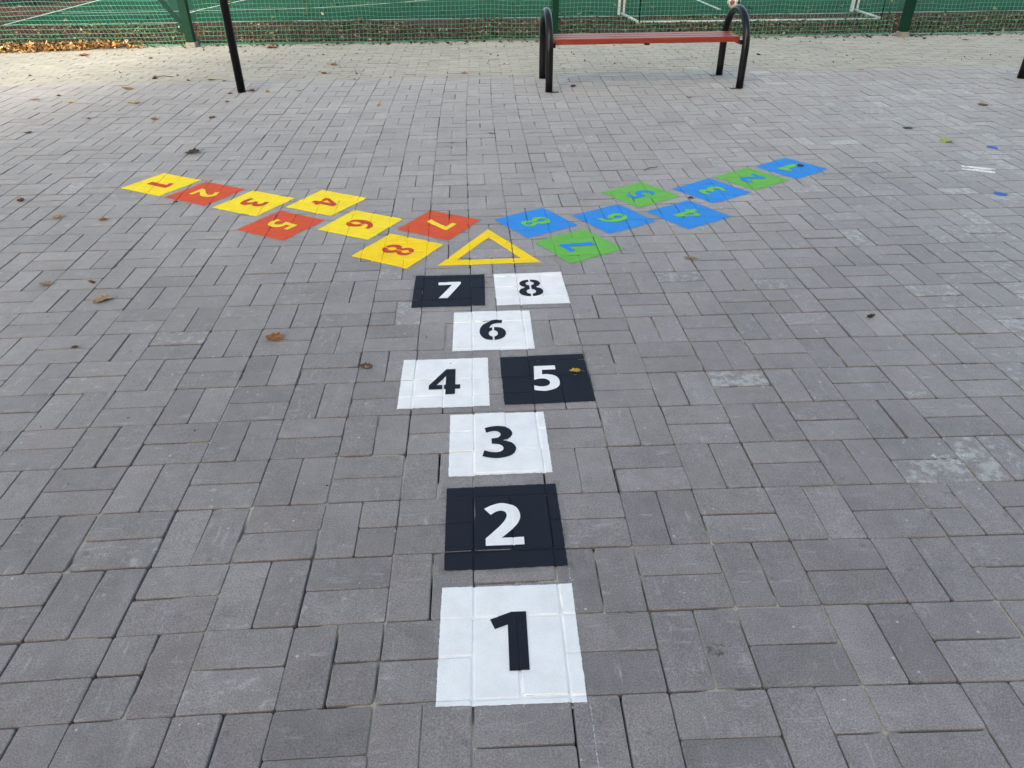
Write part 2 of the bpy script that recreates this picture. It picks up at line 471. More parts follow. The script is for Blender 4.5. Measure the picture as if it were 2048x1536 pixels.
def fill2d(contours):
    """filled 2D outline (even-odd) -> bmesh"""
    cu = bpy.data.curves.new('tmp', 'CURVE'); cu.dimensions = '2D'; cu.fill_mode = 'BOTH'
    for pts in contours:
        s = cu.splines.new('POLY'); s.points.add(len(pts)-1); s.use_cyclic_u = True
        for p, q in zip(s.points, pts): p.co = (q[0], q[1], 0, 1)
    o = bpy.data.objects.new('tmp', cu)
    SC.collection.objects.link(o)
    dg = bpy.context.evaluated_depsgraph_get(); dg.update()
    me = bpy.data.meshes.new_from_object(o.evaluated_get(dg))
    bm = bmesh.new(); bm.from_mesh(me)
    bpy.data.objects.remove(o); bpy.data.curves.remove(cu); bpy.data.meshes.remove(me)
    bmesh.ops.remove_doubles(bm, verts=bm.verts, dist=1e-6)
    for f in bm.faces:
        if f.normal.z < 0: f.normal_flip()
    return bm

def smooth(pts, n=5):
    """(x, y) = smooth point, (x, y, 1) = corner; Catmull-Rom through them"""
    N = len(pts); out = []
    for i in range(N):
        p0, p1, p2, p3 = pts[i-1], pts[i], pts[(i+1) % N], pts[(i+2) % N]
        c1, c2 = len(p1) > 2, len(p2) > 2
        if c1 and c2: out.append((p1[0], p1[1])); continue
        a = Vector(p1[:2]); b = Vector(p2[:2])
        t1 = (b-a) if c1 else (b-Vector(p0[:2]))*.5
        t2 = (b-a) if c2 else (Vector(p3[:2])-a)*.5
        L = (b-a).length
        if t1.length > 1e-9: t1 = t1.normalized()*L
        if t2.length > 1e-9: t2 = t2.normalized()*L
        for k in range(n):
            t = k/n; h1 = 2*t**3-3*t*t+1; h2 = t**3-2*t*t+t; h3 = -2*t**3+3*t*t; h4 = t**3-t*t
            q = a*h1+t1*h2+b*h3+t2*h4; out.append((q.x, q.y))
    return out
def ell(cx, cy, rx, ry, n=22): return [(cx+rx*cos(2*pi*k/n), cy+ry*sin(2*pi*k/n)) for k in range(n)]
K = 1
DIG = {
 '1': ([[(.22, 0), (.50, 0), (.50, 1), (.28, 1), (-.04, .875), (.03, .70), (.22, .775)]], None),
 '2': ([smooth([(0, 0, K), (.64, 0, K), (.64, .17, K), (.27, .17, K), (.43, .335), (.56, .50), (.61, .69), (.54, .90), (.32, 1.01),
        (.13, .965), (-.01, .88, K), (.10, .725, K), (.20, .80), (.29, .82), (.365, .77), (.37, .655), (.28, .49), (.14, .32), (0, .165, K)])], None),
 '3': ([smooth([(.05, .95, K), (.20, .995), (.36, 1.0), (.53, .93), (.60, .755), (.53, .60), (.40, .53, K), (.57, .46), (.65, .28), (.57, .08),
        (.33, -.012), (.14, .005), (-.01, .06, K), (.03, .235, K), (.14, .185), (.27, .165), (.37, .20), (.405, .295), (.34, .40), (.18, .435, K),
        (.18, .60, K), (.31, .625), (.365, .72), (.31, .82), (.20, .835), (.08, .79, K)])], None),
 '4': ([[(.37, 0), (.58, 0), (.58, .20), (.69, .20), (.69, .37), (.58, .37), (.58, 1), (.37, 1), (0, .37), (0, .20), (.37, .20)],
        [(.17, .37), (.37, .37), (.37, .72)]], ((.295, .335), (-.1, .40))),
 '5': ([smooth([(.09, 1, K), (.57, 1, K), (.57, .83, K), (.26, .83, K), (.245, .64, K), (.36, .645), (.54, .56), (.605, .34), (.54, .11), (.30, -.01),
        (.14, .005), (.02, .04, K), (.03, .22, K), (.15, .17), (.28, .17), (.375, .245), (.375, .385), (.28, .47), (.16, .475), (.05, .44, K)])], None),
 '6': ([smooth([(.58, .985, K), (.57, .825, K), (.44, .835), (.31, .76), (.245, .60, K), (.40, .635), (.57, .57), (.655, .34), (.58, .09),
        (.35, -.01), (.11, .08), (.005, .38), (.07, .74), (.27, .94), (.43, .99)]), ell(.34, .31, .115, .165)], ((.32, .365), (-.1, .66))),
 '7': ([[(.02, 1), (.64, 1), (.64, .87), (.30, 0), (.06, 0), (.40, .82), (.02, .82)]], None),
 '8': ([smooth([(.33, 1.01), (.54, .945), (.62, .77), (.56, .61), (.49, .54), (.61, .44), (.66, .26), (.57, .07), (.33, -.012), (.09, .07), (0, .26),
        (.05, .44), (.17, .54), (.10, .61), (.04, .77), (.12, .945)]), ell(.33, .765, .115, .115), ell(.33, .275, .13, .14)], ((.305, .355), (-.1, 1.1))),
}
def digit_bm(ch):
    cs, br = DIG[ch]
    bm = fill2d(cs)
    if br:
        (xa, xb), (ya, yb) = br
        for ax, t in ((0, xa), (0, xb), (1, ya), (1, yb)):
            co = [0, 0, 0]; co[ax] = t; no = [0, 0, 0]; no[ax] = 1
            bmesh.ops.bisect_plane(bm, geom=bm.verts[:]+bm.edges[:]+bm.faces[:], plane_co=co, plane_no=no)
        dead = [f for f in bm.faces if xa < f.calc_center_median().x < xb and ya < f.calc_center_median().y < yb]
        bmesh.ops.delete(bm, geom=dead, context='FACES')
    return bm

def bounds(bm):
    xs = [v.co.x for v in bm.verts]; ys = [v.co.y for v in bm.verts]
    return min(xs), max(xs), min(ys), max(ys)

def finish_sheet(name, bm, mat, off, st=.004, parent=None, **kw):
    slice_grid(bm, *bounds(bm), st)
    drape(bm, off, **kw)
    if parent is not None: bmesh.ops.translate(bm, vec=-parent.location, verts=bm.verts[:])
    return bmobj(name, bm, mat, parent)

def painted_square(ch, cx, cy, ang, side, rot, cols, label, group):
    root = empty('painted_square', (cx, cy, 0)); tag(root, label, 'hopscotch square', group)
    n = 116; h = side/2; a = radians(ang); ca, sa = cos(a), sin(a)
    bm = bmesh.new(); vs = []
    for b in range(n+1):
        for k in range(n+1):
            lx, ly = -h+side*k/n, -h+side*b/n
            jit = .0012*noise.noise(Vector((lx*90+cx*50, ly*90, cy*30)))+.0010*noise.noise(Vector((lx*300, ly*300, cy*30)))
            if k in (0, n): lx += jit
            if b in (0, n): ly += jit
            vs.append(bm.verts.new((cx+lx*ca-ly*sa, cy+lx*sa+ly*ca, 0)))
    for b in range(n):
        for k in range(n):
            bm.faces.new((vs[b*(n+1)+k], vs[b*(n+1)+k+1], vs[(b+1)*(n+1)+k+1], vs[(b+1)*(n+1)+k]))
    drape(bm, .0012, drop=-.012 if cols[0] in ('blue', 'green', 'red') else -.04, floor=-.0028)
    bmesh.ops.translate(bm, vec=(-cx, -cy, 0), verts=bm.verts[:])
    bmobj('square_field', bm, P[cols[0]], root)
    # thin dusting of overspray round the stencil edge
    bm = bmesh.new(); w_ = .013; nn = 50; rows = [[], []]
    for c4 in range(4):
        for k in range(nn):
            t = -1+2*k/nn
            for q, hh in ((0, h-.0006), (1, h+w_)):
                lx, ly = [(t*hh, -hh), (hh, t*hh), (-t*hh, hh), (-hh, -t*hh)][c4]
                rows[q].append(bm.verts.new((cx+lx*ca-ly*sa, cy+lx*sa+ly*ca, 0)))
    for k in range(4*nn):
        k2 = (k+1) % (4*nn); bm.faces.new((rows[1][k], rows[1][k2], rows[0][k2], rows[0][k]))
    drape(bm, .00045, drop=-.004)
    bmesh.ops.translate(bm, vec=(-cx, -cy, 0), verts=bm.verts[:])
    bmobj('overspray', bm, OS[cols[0]], root)
    bm = digit_bm(ch)
    x0, x1, y0, y1 = bounds(bm)
    H = .152
    T = Matrix.Translation((cx, cy, 0)) @ Matrix.Rotation(radians(rot), 4, 'Z') @ Matrix.Scale(H, 4) @ Matrix.Translation((-(x0+x1)/2, -.5, 0))
    bmesh.ops.transform(bm, matrix=T, verts=bm.verts[:])
    finish_sheet('number', bm, P[cols[1]], .0024, .0026, root, wide=.0026, floor=-.0022)
    return root

SQ = [
 ('1', .075, .141, -.7, .306, 'M', ('white', 'black'), 'white painted square with a black 1, nearest to the viewer'),
 ('2', .077, .498, .3, .301, 'M', ('black', 'white'), 'black painted square with a white 2 between the white squares 1 and 3'),
 ('3', .076, .844, .2, .295, 'M', ('white', 'black'), 'white painted square with a black 3 just beyond the black square 2'),
 ('4', -.095, 1.183, 0, .297, 'M', ('white', 'black'), 'white painted square with a black stencilled 4 left of the black square 5'),
 ('5', .247, 1.186, .8, .296, 'M', ('black', 'white'), 'black painted square with a white 5 and a yellow leaf lying on it'),
 ('6', .076, 1.532, -.1, .298, 'M', ('white', 'black'), 'white painted square with a black stencilled 6, single in its row'),
 ('7', -.096, 1.881, -.3, .297, 'M', ('black', 'white'), 'black painted square with a white 7 left below the yellow triangle'),
 ('8', .244, 1.880, 1.1, .297, 'M', ('white', 'black'), 'white painted square with a black stencilled 8 right below the yellow triangle'),
 ('1', -1.798, 3.378, 60.9, .309, 'L', ('yellow', 'digred'), 'yellow painted square with a red 1 at the far end of the left arm'),
 ('2', -1.492, 3.196, 60.2, .304, 'L', ('red', 'yel2'), 'orange red painted square with a yellow 2 in the left arm'),
 ('3', -1.179, 3.019, 61.0, .306, 'L', ('yellow', 'digred'), 'yellow painted square with a red 3 in the left arm'),
 ('5', -.959, 2.679, 59, .305, 'L', ('red', 'yel2'), 'orange red painted square with a yellow 5 in the left arm'),
 ('4', -.786, 2.998, 59.7, .308, 'L', ('yellow', 'digred'), 'yellow painted square with a red stencilled 4 in the left arm'),
 ('6', -.559, 2.662, 61.0, .306, 'L', ('yellow', 'digred'), 'yellow painted square with a red stencilled 6 in the left arm'),
 ('7', -.165, 2.630, 58.8, .303, 'L', ('red', 'yel2'), 'orange red painted square with a yellow 7 beside the triangle tip'),
 ('8', -.344, 2.318, 59.6, .307, 'L', ('amber', 'digred'), 'amber yellow painted square with a red stencilled 8 left of the triangle'),
 ('8', .322, 2.631, 30.5, .302, 'R', ('blue', 'diggreen'), 'blue painted square with a green stencilled 8 right of the triangle tip'),
 ('7', .498, 2.320, 29, .300, 'R', ('green', 'digblue'), 'green painted square with a blue 7 right of the triangle'),
 ('6', .723, 2.656, 30, .302, 'R', ('blue', 'diggreen'), 'blue painted square with a green stencilled 6 in the right arm'),
 ('4', 1.118, 2.690, 31.2, .302, 'R', ('blue', 'diggreen'), 'blue painted square with a green stencilled 4 in the right arm'),
 ('5', .932, 3.012, 32.5, .306, 'R', ('green', 'digblue'), 'green painted square with a blue 5 in the right arm'),
 ('3', 1.338, 3.047, 32, .303, 'R', ('blue', 'diggreen'), 'blue painted square with a green 3 in the right arm'),
 ('2', 1.630, 3.242, 33, .300, 'R', ('green', 'digblue'), 'green painted square with a blue 2 in the right arm'),
 ('1', 1.931, 3.421, 33.5, .300, 'R', ('blue', 'diggreen'), 'blue painted square with a green 1 at the far end of the right arm'),
]
GRP = {'M': 'black and white hopscotch squares', 'L': 'yellow and red hopscotch squares of the left arm', 'R': 'blue and green hopscotch squares of the right arm'}
for ch, cx, cy, ang, side, arm, cols, lab in SQ:
    rot = {'M': ang, 'L': ang-180, 'R': ang+90}[arm]
    painted_square(ch, cx, cy, ang, side, rot, cols, lab, GRP[arm])

bm = fill2d([[(-.155, 2.128), (.312, 2.14), (.080, 2.555)], [(-.069, 2.186), (.222, 2.19), (.081, 2.443)]])
o = finish_sheet('painted_triangle', bm, P['amber'], .0012, .003, drop=-.0235, floor=-.0022)
tag(o, 'amber yellow painted triangle outline where the three hopscotch arms meet', 'painted triangle')

def strip_bm(pts, w):
    bm = bmesh.new(); prev = None
    for i, p in enumerate(pts):
        a = Vector(pts[max(0, i-1)]); b = Vector(pts[min(len(pts)-1, i+1)]); d = (b-a).normalized(); n_ = Vector((-d.y, d.x))*w/2
        p = Vector(p); q = (bm.verts.new((*(p+n_), 0)), bm.verts.new((*(p-n_), 0)))
        if prev: bm.faces.new((prev[0], prev[1], q[1], q[0]))
        prev = q
    return bm
def chalk(pts, w, label, st=.01):
    P2 = []
    for a, b in zip(pts, pts[1:]):
        L = (Vector(b)-Vector(a)).length; n = max(1, int(L/.006))
        P2 += [tuple(Vector(a).lerp(Vector(b), k/n)) for k in range(n)]
    P2.append(pts[-1])
    bm = strip_bm(P2, w); drape(bm, .0006, drop=-.2, floor=-.004)
    o = bmobj('chalk_line', bm, M_CHALK); tag(o, label, 'chalk line', 'thin white chalk guide lines on the paving'); return o
chalk([(.232, -.02), (.226, -.33)], .0018, 'thin white chalk line running from square 1 to the bottom edge')
chalk([(.228, .27), (.230, .345)], .0018, 'short thin chalk line between squares 1 and 2 at their right corners')
chalk([(-.235, 2.10), (.04, 2.585)], .004, 'thin chalk line along the left side of the yellow triangle')
chalk([(-.215, 2.09), (.055, 2.565)], .002, 'faint second chalk line just inside the line left of the triangle')
chalk([(.12, 2.565), (.385, 2.10)], .004, 'thin chalk line along the right side of the yellow triangle')
chalk([(-.22, 2.095), (.39, 2.085)], .003, 'faint chalk line below the base of the yellow triangle')
chalk([(-.078, 2.0), (.38, 2.03)], .002, 'faint chalk line right above the black 7 and white 8')
chalk([(.42, 2.79), (.54, 2.53)], .005, 'white chalk edge on the right side of the blue 8')
chalk([(.60, 2.455), (.72, 2.21)], .004, 'white chalk edge on the right side of the green 7')
chalk([(-2.33, 3.36), (-1.98, 3.36)], .004, 'faint chalk scratch left of the yellow square 1')
# compass mark at the right
arc = [(2.9+.0, 3.0), (2.93, 3.12), (3.0, 3.25)]
chalk([(3.30, 3.69), (3.235, 3.62), (3.17, 3.53), (3.13, 3.455)], .014, 'short curved chalk arc between the upper blue dot and the N')
chalk([(3.01, 3.21), (2.945, 3.12), (2.905, 3.03), (2.885, 2.95)], .008, 'short curved chalk arc between the N and the lower blue dot')
for cx, cy, lab in ((3.385, 3.757, 'small blue painted dot above the white N'), (2.893, 2.882, 'small blue painted dot below the white N')):
    bm = fill2d([ell(cx, cy, .035, .035, 28)])
    tag(finish_sheet('painted_dot', bm, P['dot'], .0007, .006), lab, 'painted dot', 'blue dots of the compass mark')
# the letter N: two strokes and a thin diagonal, rotated with the mark
bm = bmesh.new()
a0, a1, b0, b1 = Vector((2.965, 3.385)), Vector((3.125, 3.300)), Vector((2.935, 3.330)), Vector((3.090, 3.248))
for p, q, w in ((a0, a1, .034), (b0, b1, .034), (b0, a1, .014)):
    s_ = strip_bm([tuple(p), tuple(q)], w); me = bpy.data.meshes.new('t'); s_.to_mesh(me); s_.free(); bm.from_mesh(me); bpy.data.meshes.remove(me)
o = finish_sheet('painted_letter', bm, P['white'], .0009, .006)
tag(o, 'white painted letter N lying on its side near the right edge', 'painted letter')

def patch(name, cx, cy, rx, ry, mat, label, cat, off=.0006):
    pts = [(cx+rx*cos(a)*(1+.25*noise.noise(Vector((cos(a)*2, sin(a)*2, cx)))), cy+ry*sin(a)*(1+.25*noise.noise(Vector((cos(a)*2, sin(a)*2, cy+5))))) for a in [2*pi*k/24 for k in range(24)]]
    bm = fill2d([pts]); o = finish_sheet(name, bm, mat, off, .01, drop=-.2); tag(o, label, cat); return o
patch('paint_smear', .63, 5.37, .13, .10, M_SMEAR, 'white dried smear on the paving before the left bench leg', 'paint smear')
patch('paint_smear', 2.30, 5.42, .12, .05, M_SMEAR, 'pale dried smear on the paving before the right bench leg', 'paint smear')
patch('paint_smear', 1.40, .70, .07, .035, M_SMEAR, 'pale lime smear across a paver near the right edge', 'paint smear')
patch('brown_stain', .52, .095, .022, .018, M_STAIN, 'small brown stain on a paver right of square 1', 'stain')

# ------------------------------------------------------------------ leaves
def leaf_mesh(kind, seed, L):
    R = random.Random(seed)
    N = 15; left = []; right = []; mid = []
    curl = {'lobed': .55, 'curl': 2.1, 'oval': .35}[kind]*R.uniform(.8, 1.25)
    twist = R.uniform(-.5, .5); bend = R.uniform(.1, .5)*(1.6 if kind == 'curl' else 1)
    wd = {'lobed': .40, 'curl': .40, 'oval': .27}[kind]
    bm = bmesh.new()
    def surf(u, v):          # u along -.5...5, v across in units of length
        a = v*curl/ .4*1.0; x = u
        yy = (sin(a)/(curl/.4)) if curl > .01 else v
        zz = (1-cos(a))/(curl/.4) + bend*u*u*.8 + .05*noise.noise(Vector((u*6+seed, v*6, 1)))
        t = twist*u; y2 = yy*cos(t)-zz*sin(t); z2 = yy*sin(t)+zz*cos(t)
        return Vector((x, y2, z2))*L
    rows = []
    for k in range(N+1):
        t = k/N; u = -.5+t
        w = wd*math.sin(pi*min(1, max(0, t))**.85)**.75
        if kind != 'oval': w *= (.72+.42*abs(math.sin(t*pi*3.5+seed)))
        w = max(w, .008)
        rows.append([bm.verts.new(surf(u, w*s*(1+.12*R.uniform(-1, 1)))) for s in (-1, -.66, -.33, 0, .33, .66, 1)])
    for A, B in zip(rows, rows[1:]):
        for k in range(6): bm.faces.new((A[k], A[k+1], B[k+1], B[k]))
    # stalk
    p0 = surf(-.5, 0); pts = [p0+Vector((-.1*L*q, .03*L*math.sin(q+seed), .01*L*q)) for q in range(4)]
    tube(bm, pts, .012*L, 5)
    zmin = min(v.co.z for v in bm.verts)
    bmesh.ops.translate(bm, vec=(0, 0, -zmin), verts=bm.verts[:])
    return bm
LEAVES = [
(-.738,1.517,.068,'lobed','orange','orange brown curled leaf, largest on the grey pavers left of square 4'),
(-.371,1.295,.047,'lobed','brown','crumpled brown leaf just left of the white square 4'),
(.351,1.220,.038,'curl','yellow','curled yellow leaf lying on the black square 5'),
(-1.515,1.877,.076,'lobed','tan','long pale tan lobed leaf far left on the grey pavers'),
(-1.822,2.047,.053,'lobed','tan','tan leaf at the left edge beyond the long pale leaf'),
(-1.630,2.049,.034,'curl','brown','small brown curled leaf between two tan leaves at far left'),
(-1.456,1.491,.027,'curl','brown','tiny brown leaf on a joint nearer than the long pale leaf'),
(-2.150,2.866,.057,'lobed','tan','tan lobed leaf far left, in line with an orange one'),
(-1.890,2.805,.041,'curl','orange','upright orange curled leaf left of the red square 5'),
(-2.471,3.131,.060,'curl','brown','brown leaf at the left edge level with the left arm'),
(-1.823,4.015,.095,'lobed','dark','blackened leaf just beyond the yellow square 1'),
(-1.611,3.056,.027,'curl','dark','tiny dark leaf at the edge of the red square 2'),
(.988,2.138,.060,'oval','tan','flat oval tan leaf with a long stalk right of the green 7'),
(1.540,1.541,.040,'curl','dark','small dark curled leaf alone on the grey pavers at right'),
(1.998,3.447,.043,'curl','brown','small brown leaf lying on the blue square 1'),
(1.190,2.927,.033,'curl','brown','small brown leaf between the blue squares 3 and 4'),
(3.080,4.259,.071,'oval','green','dark green narrow leaf near the right edge'),
(3.163,3.916,.087,'lobed','lime','yellow green toothed leaf near the right edge'),
(4.016,4.903,.086,'lobed','tan','tan and dark leaf at the right edge before the second bench'),
(.143,4.349,.049,'oval','red','small reddish leaf on the paving beyond the triangle'),
(-.126,4.126,.030,'oval','green','tiny dark green leaf left of the small reddish one'),
(-2.391,4.944,.068,'lobed','tan','tan leaf midway between the left arm and the black pole'),
(-1.969,4.957,.053,'lobed','brown','brown leaf right of the tan one before the black pole'),
(-1.995,5.477,.037,'curl','orange','small orange leaf just before the foot of the black pole'),
(-2.777,5.522,.082,'lobed','yellow','yellow leaf beside a thin dark twig, left of the pole'),
(-3.295,5.582,.058,'lobed','yellow','small yellow leaf between the reddish leaf and the twig'),
(-3.657,5.703,.075,'oval','red','flat reddish leaf in the sunlit corner at far left'),
(-3.164,4.614,.057,'lobed','dark','dark crumpled leaf at the left edge before the sunlit corner'),
(-2.063,5.802,.042,'curl','orange','small orange leaf left of the foot of the black pole'),
(-1.90,5.890,.061,'curl','red','upright red leaf touching the foot of the black pole'),
(-1.757,5.856,.043,'curl','yellow','small curled yellow leaf right of the black pole'),
(-1.491,5.874,.045,'oval','green','small dark green leaf right of the black pole'),
(-1.296,5.046,.050,'oval','orange','small orange oval leaf before and right of the black pole'),
(-3.026,6.084,.115,'oval','orange','long orange leaf at the edge of the grey paving, left of the pole'),
(-2.405,6.425,.083,'lobed','yellow','yellow leaf on the paving seam left of the black pole'),
(-2.602,6.396,.042,'curl','red','small upright dark red leaf on the paving seam'),
(-2.944,6.517,.055,'curl','dark','dark curled leaf on the seam left of the small red leaf'),
(-.064,6.529,.067,'lobed','tan','tan leaf on the pale strip left of the bench'),
(.899,5.838,.057,'curl','brown','brown rolled leaf under the bench, right of its left leg'),
(1.802,5.350,.049,'lobed','tan','tan leaf on the grey paving in front of the bench'),
(-1.386,7.085,.081,'lobed','orange','orange leaf in the middle of the pale strip right of the pole'),
(-1.403,6.647,.057,'lobed','orange','orange leaf near the seam right of the black pole'),
(-2.238,8.201,.136,'lobed','orange','large orange leaf close to the fence right of the brace post'),
(3.707,6.371,.062,'oval','tan','flat tan leaf on the paving seam right of the bench'),
(-.735,5.286,.048,'lobed','yellow','small yellow leaf on the grey paving between pole and bench'),
(-4.196,7.895,.109,'lobed','red','pinkish red leaf on the sunlit strip before the leaf drift'),
(-2.266,6.367,.051,'oval','brown','brown oval leaf on the seam right behind the pole'),
(3.020,7.257,.047,'curl','dark','dark curled bit on the pale strip right of the bench'),
(-2.729,5.500,.049,'oval','dark','thin dark twig like leaf touching the yellow leaf left of the pole'),
(-3.388,7.637,.048,'curl','red','small reddish curled leaf on the sunlit strip'),
(5.677,8.004,.080,'oval','brown','brown oval leaf close to the net right of the last post'),
(5.257,8.120,.058,'curl','dark','dark curled leaf before the foot of the right green post'),
(-2.904,5.000,.034,'curl','dark','tiny dark leaf left of the tan leaf on the grey paving'),
(-3.517,5.844,.034,'curl','dark','tiny dark leaf beside the flat reddish leaf'),
(-4.215,6.770,.038,'curl','dark','tiny dark leaf on the sunlit strip at the left edge'),
]
for n_, (x, y, L, kind, colr, lab) in enumerate(LEAVES):
    R = random.Random(n_+50)
    bm = leaf_mesh(kind, n_*1.7, L*(1.06 if kind != 'oval' else 1.12))
    o = bmobj('fallen_leaf', bm, ML[colr], smooth=True)
    o.location = (x, y, .0005); o.rotation_euler = (R.uniform(-.12, .12), R.uniform(-.12, .12), R.choice([R.uniform(-.5, .5), pi+R.uniform(-.5, .5)]))
    tag(o, lab, 'leaf', 'single dead leaves on the paving')
def twig(pts, r, lab):
    bm = bmesh.new(); tube(bm, pts, r, 6); tag(bmobj('twig', bm, ML['dark'], smooth=True), lab, 'twig')
twig([(1.035, 3.43, .004), (1.075, 3.45, .012), (1.13, 3.485, .006)], .0022, 'short dark twig beyond the green square 5')
twig([(.345, .205, .003), (.349, .199, .004), (.357, .196, .003)], .0007, 'tiny curved dark stem right of square 1')
twig([(-3.0, 6.6, .004), (-2.9, 6.615, .01), (-2.8, 6.58, .004)], .003, 'thin dark twig on the pale strip at left')

def scatter(name, n, xr, yr, size, mat, seed, zf=None, kind='stuff', xw=None, lift=.5):
    R = random.Random(seed); v = []; f = []; c = []
    for _ in range(n):
        x, y = R.uniform(*xr), R.uniform(*yr)
        if xw and not xw(x, y, R): continue
        s = R.uniform(*size); a = R.uniform(0, 2*pi); z = (zf(x, y, R) if zf else .001)
        t1, t2 = R.uniform(-lift, lift), R.uniform(-lift, lift)
        ux = Vector((cos(a), sin(a), t1)).normalized(); uy = Vector((-sin(a), cos(a), t2)).normalized()
        ctr = Vector((x, y, z+s*.18)); b = len(v)
        asp = R.uniform(.35, .7); k = R.uniform(-.15, .35)*s
        for pu, pv_, pz in ((-1, 0, k), (-.4, asp, 0), (.35, asp*.8, -.2*k), (1, 0, k), (.3, -asp, 0), (-.45, -asp*.9, -.2*k), (0, 0, -.12*s)):
            q = ctr+ux*pu*s*.5+uy*pv_*s*.5+Vector((0, 0, pz)); q.z = max(q.z, .0006); v.append(tuple(q))
        for i in range(6): f.append((b+i, b+(i+1) % 6, b+6))
        c += [(R.random(), 0, 0, 1)]*7
    me = bpy.data.meshes.new(name); me.from_pydata(v, [], f); me.update()
    ca = me.color_attributes.new('pv', 'FLOAT_COLOR', 'POINT'); ca.data.foreach_set('color', [q for w_ in c for q in w_])
    me.materials.append(mat); o = bpy.data.objects.new(name, me); SC.collection.objects.link(o); return o
def cl(x, y, R):
    return R.random() < .35+.9*noise.noise(Vector((x*1.3, y*1.8, 4))) + .25*(y-7)
tag(scatter('leaf_crumbs', 900, (-6.5, 7.5), (6.2, 8.4), (.008, .035), M_BITS, 3, xw=cl), 'dark crumbs of dead leaves and twigs strewn over the pale strip', 'leaf crumbs', kind='stuff')
tag(scatter('grit', 260, (-3.5, 4.5), (.0, 6.2), (.003, .011), M_BITS, 5), 'tiny dark specks of grit scattered over the grey paving', 'grit', kind='stuff')
def edgew(x, y, R): return R.random() < 1-(8.42-y)/.2
tag(scatter('net_edge_litter', 800, (-4, 7.5), (8.22, 8.42), (.02, .06), M_BITS, 8, xw=edgew), 'thin line of dark dead leaves caught along the foot of the net', 'leaf litter', kind='stuff')
def pw(x, y, R):
    yc = 8.33+.05*noise.noise(Vector((x*2, 0, 0))) - .07*(-4.2-x)
    return abs(y-yc) < .16*min(1, (-3.75-x)*1.2+.15)*R.random()**.3
def pz(x, y, R):
    yc = 8.33-.07*(-4.2-x); return R.random()*.075*max(0, 1-abs(y-yc)/.2)
tag(scatter('leaf_drift', 7000, (-6.8, -3.7), (7.85, 8.55), (.025, .075), M_PILE, 11, zf=pz, xw=pw, lift=.9), 'long drift of golden dead leaves against the foot of the net', 'leaf drift', kind='stuff')

# ------------------------------------------------------------------ beyond the fence: track, court, lines
def sheet(name, x0, x1, y0, y1, z, mat): 
    o = pymesh(name, [(x0, y0, z), (x1, y0, z), (x1, y1, z), (x0, y1, z)], [(0, 1, 2, 3)], mat); tag(o, kind='structure'); return o
sheet('red_running_track', -40, 40, 8.46, 60, -.006, M_RED)
sheet('green_sports_court', -6.42, 34, 10.50, 50, -.002, M_TURF)
bm = bmesh.new(); box(bm, -8.6, 9.8, 8.425, 8.485, -.04, .004, .004)
tag(bmobj('kerb_edging', bm, M_CONC), kind='structure')
def flat_line(pts, w, z=.002):
    bm = strip_bm(pts, w)
    for v in bm.verts: v.co.z = z
    return bm
def cline(pts, w, lab):
    tag(bmobj('court_line', flat_line(pts, w), M_LINE), lab, 'court line', 'white lines of the sports court')
cline([(-6.42, 10.50), (33, 10.50)], .05, 'white line along the near edge of the green court')
cline([(-6.40, 10.53), (-6.42, 45)], .06, 'white side line of the court at the far left')
cline([(-6.2, 11.75), (-5, 11.79), (-3.85, 11.85), (-2.8, 11.93), (-2.28, 12.06), (-1.46, 12.44), (-.67, 12.93), (.3, 13.9)], .05, 'white curved line crossing the green court')
cline([(-4.25, 11.47), (-4.2, 11.95), (-4.05, 12.53), (-3.85, 13.31), (-3.2, 15)], .05, 'short white line rising steeply behind the black pole')
cline([(3.73, 11.1), (3.73, 12.6), (3.75, 15)], .06, 'white line running away behind the ball')
def lw(x, y, R):
    d = .95-(y-8.5)*.42 + .9*noise.noise(Vector((x*.8, y*1.3, 12)))
    return R.random() < d
tag(scatter('leaf_litter', 32000, (-9, 9.5), (8.5, 10.35), (.02, .058), M_LITTER, 21, xw=lw, lift=.7, zf=lambda x, y, R: R.random()*.02), 'carpet of brown and green dead leaves behind the net', 'leaf litter', kind='stuff')
tag(scatter('court_leaves', 700, (-8, 10), (10.4, 14.5), (.03, .09), M_LITTER, 22, xw=lambda x, y, R: R.random() < 1.1-(y-10.4)*.3+noise.noise(Vector((x, y, 0)))), 'loose dead leaves scattered thinly over the green court', 'leaf litter', kind='stuff')

# ------------------------------------------------------------------ fence
root = empty('net_fence', (0, 8.5, 0)); tag(root, 'green ball stop fence of square steel posts with hanging net', 'fence')
def child(name, bm, mat, smooth=False):
    bmesh.ops.translate(bm, vec=-root.location, verts=bm.verts[:]); return bmobj(name, bm, mat, root, smooth)
POSTS = [(-7.5, 8.40), (-3.18, 8.36), (.985, 8.50), (5.10, 8.33), (9.3, 8.4)]
for k, (x, y) in enumerate(POSTS):
    bm = bmesh.new(); box(bm, x-.045, x+.045, y-.045, y+.045, .055, 3.6, .006); child('post', bm, M_GREEN)
    bm = bmesh.new(); box(bm, x-.052, x+.055, y-.053, y+.06, -.03, .054, .008); child('footing', bm, M_CONC)
bm = bmesh.new()
Lb = 2.3; an = math.atan2(.27, -.19)
T = Matrix.Translation((-3.235, 8.36, .23)) @ Matrix.Rotation(-(an), 4, 'Y')
box(bm, 0, Lb, -.02, .02, -.02, .02, .004, T); child('brace', bm, M_GREEN)
bm = bmesh.new(); box(bm, -3.30, -3.226, 8.335, 8.385, .16, .24, .006); child('brace_bracket', bm, M_GREEN)
bm = bmesh.new(); T = Matrix.Translation((-3.268, 8.33, .215)) @ Matrix.Rotation(pi/2, 4, 'X')
bmesh.ops.create_cone(bm, cap_ends=True, segments=10, radius1=.010, radius2=.010, depth=.012, matrix=T); child('bolt', bm, M_STEEL)

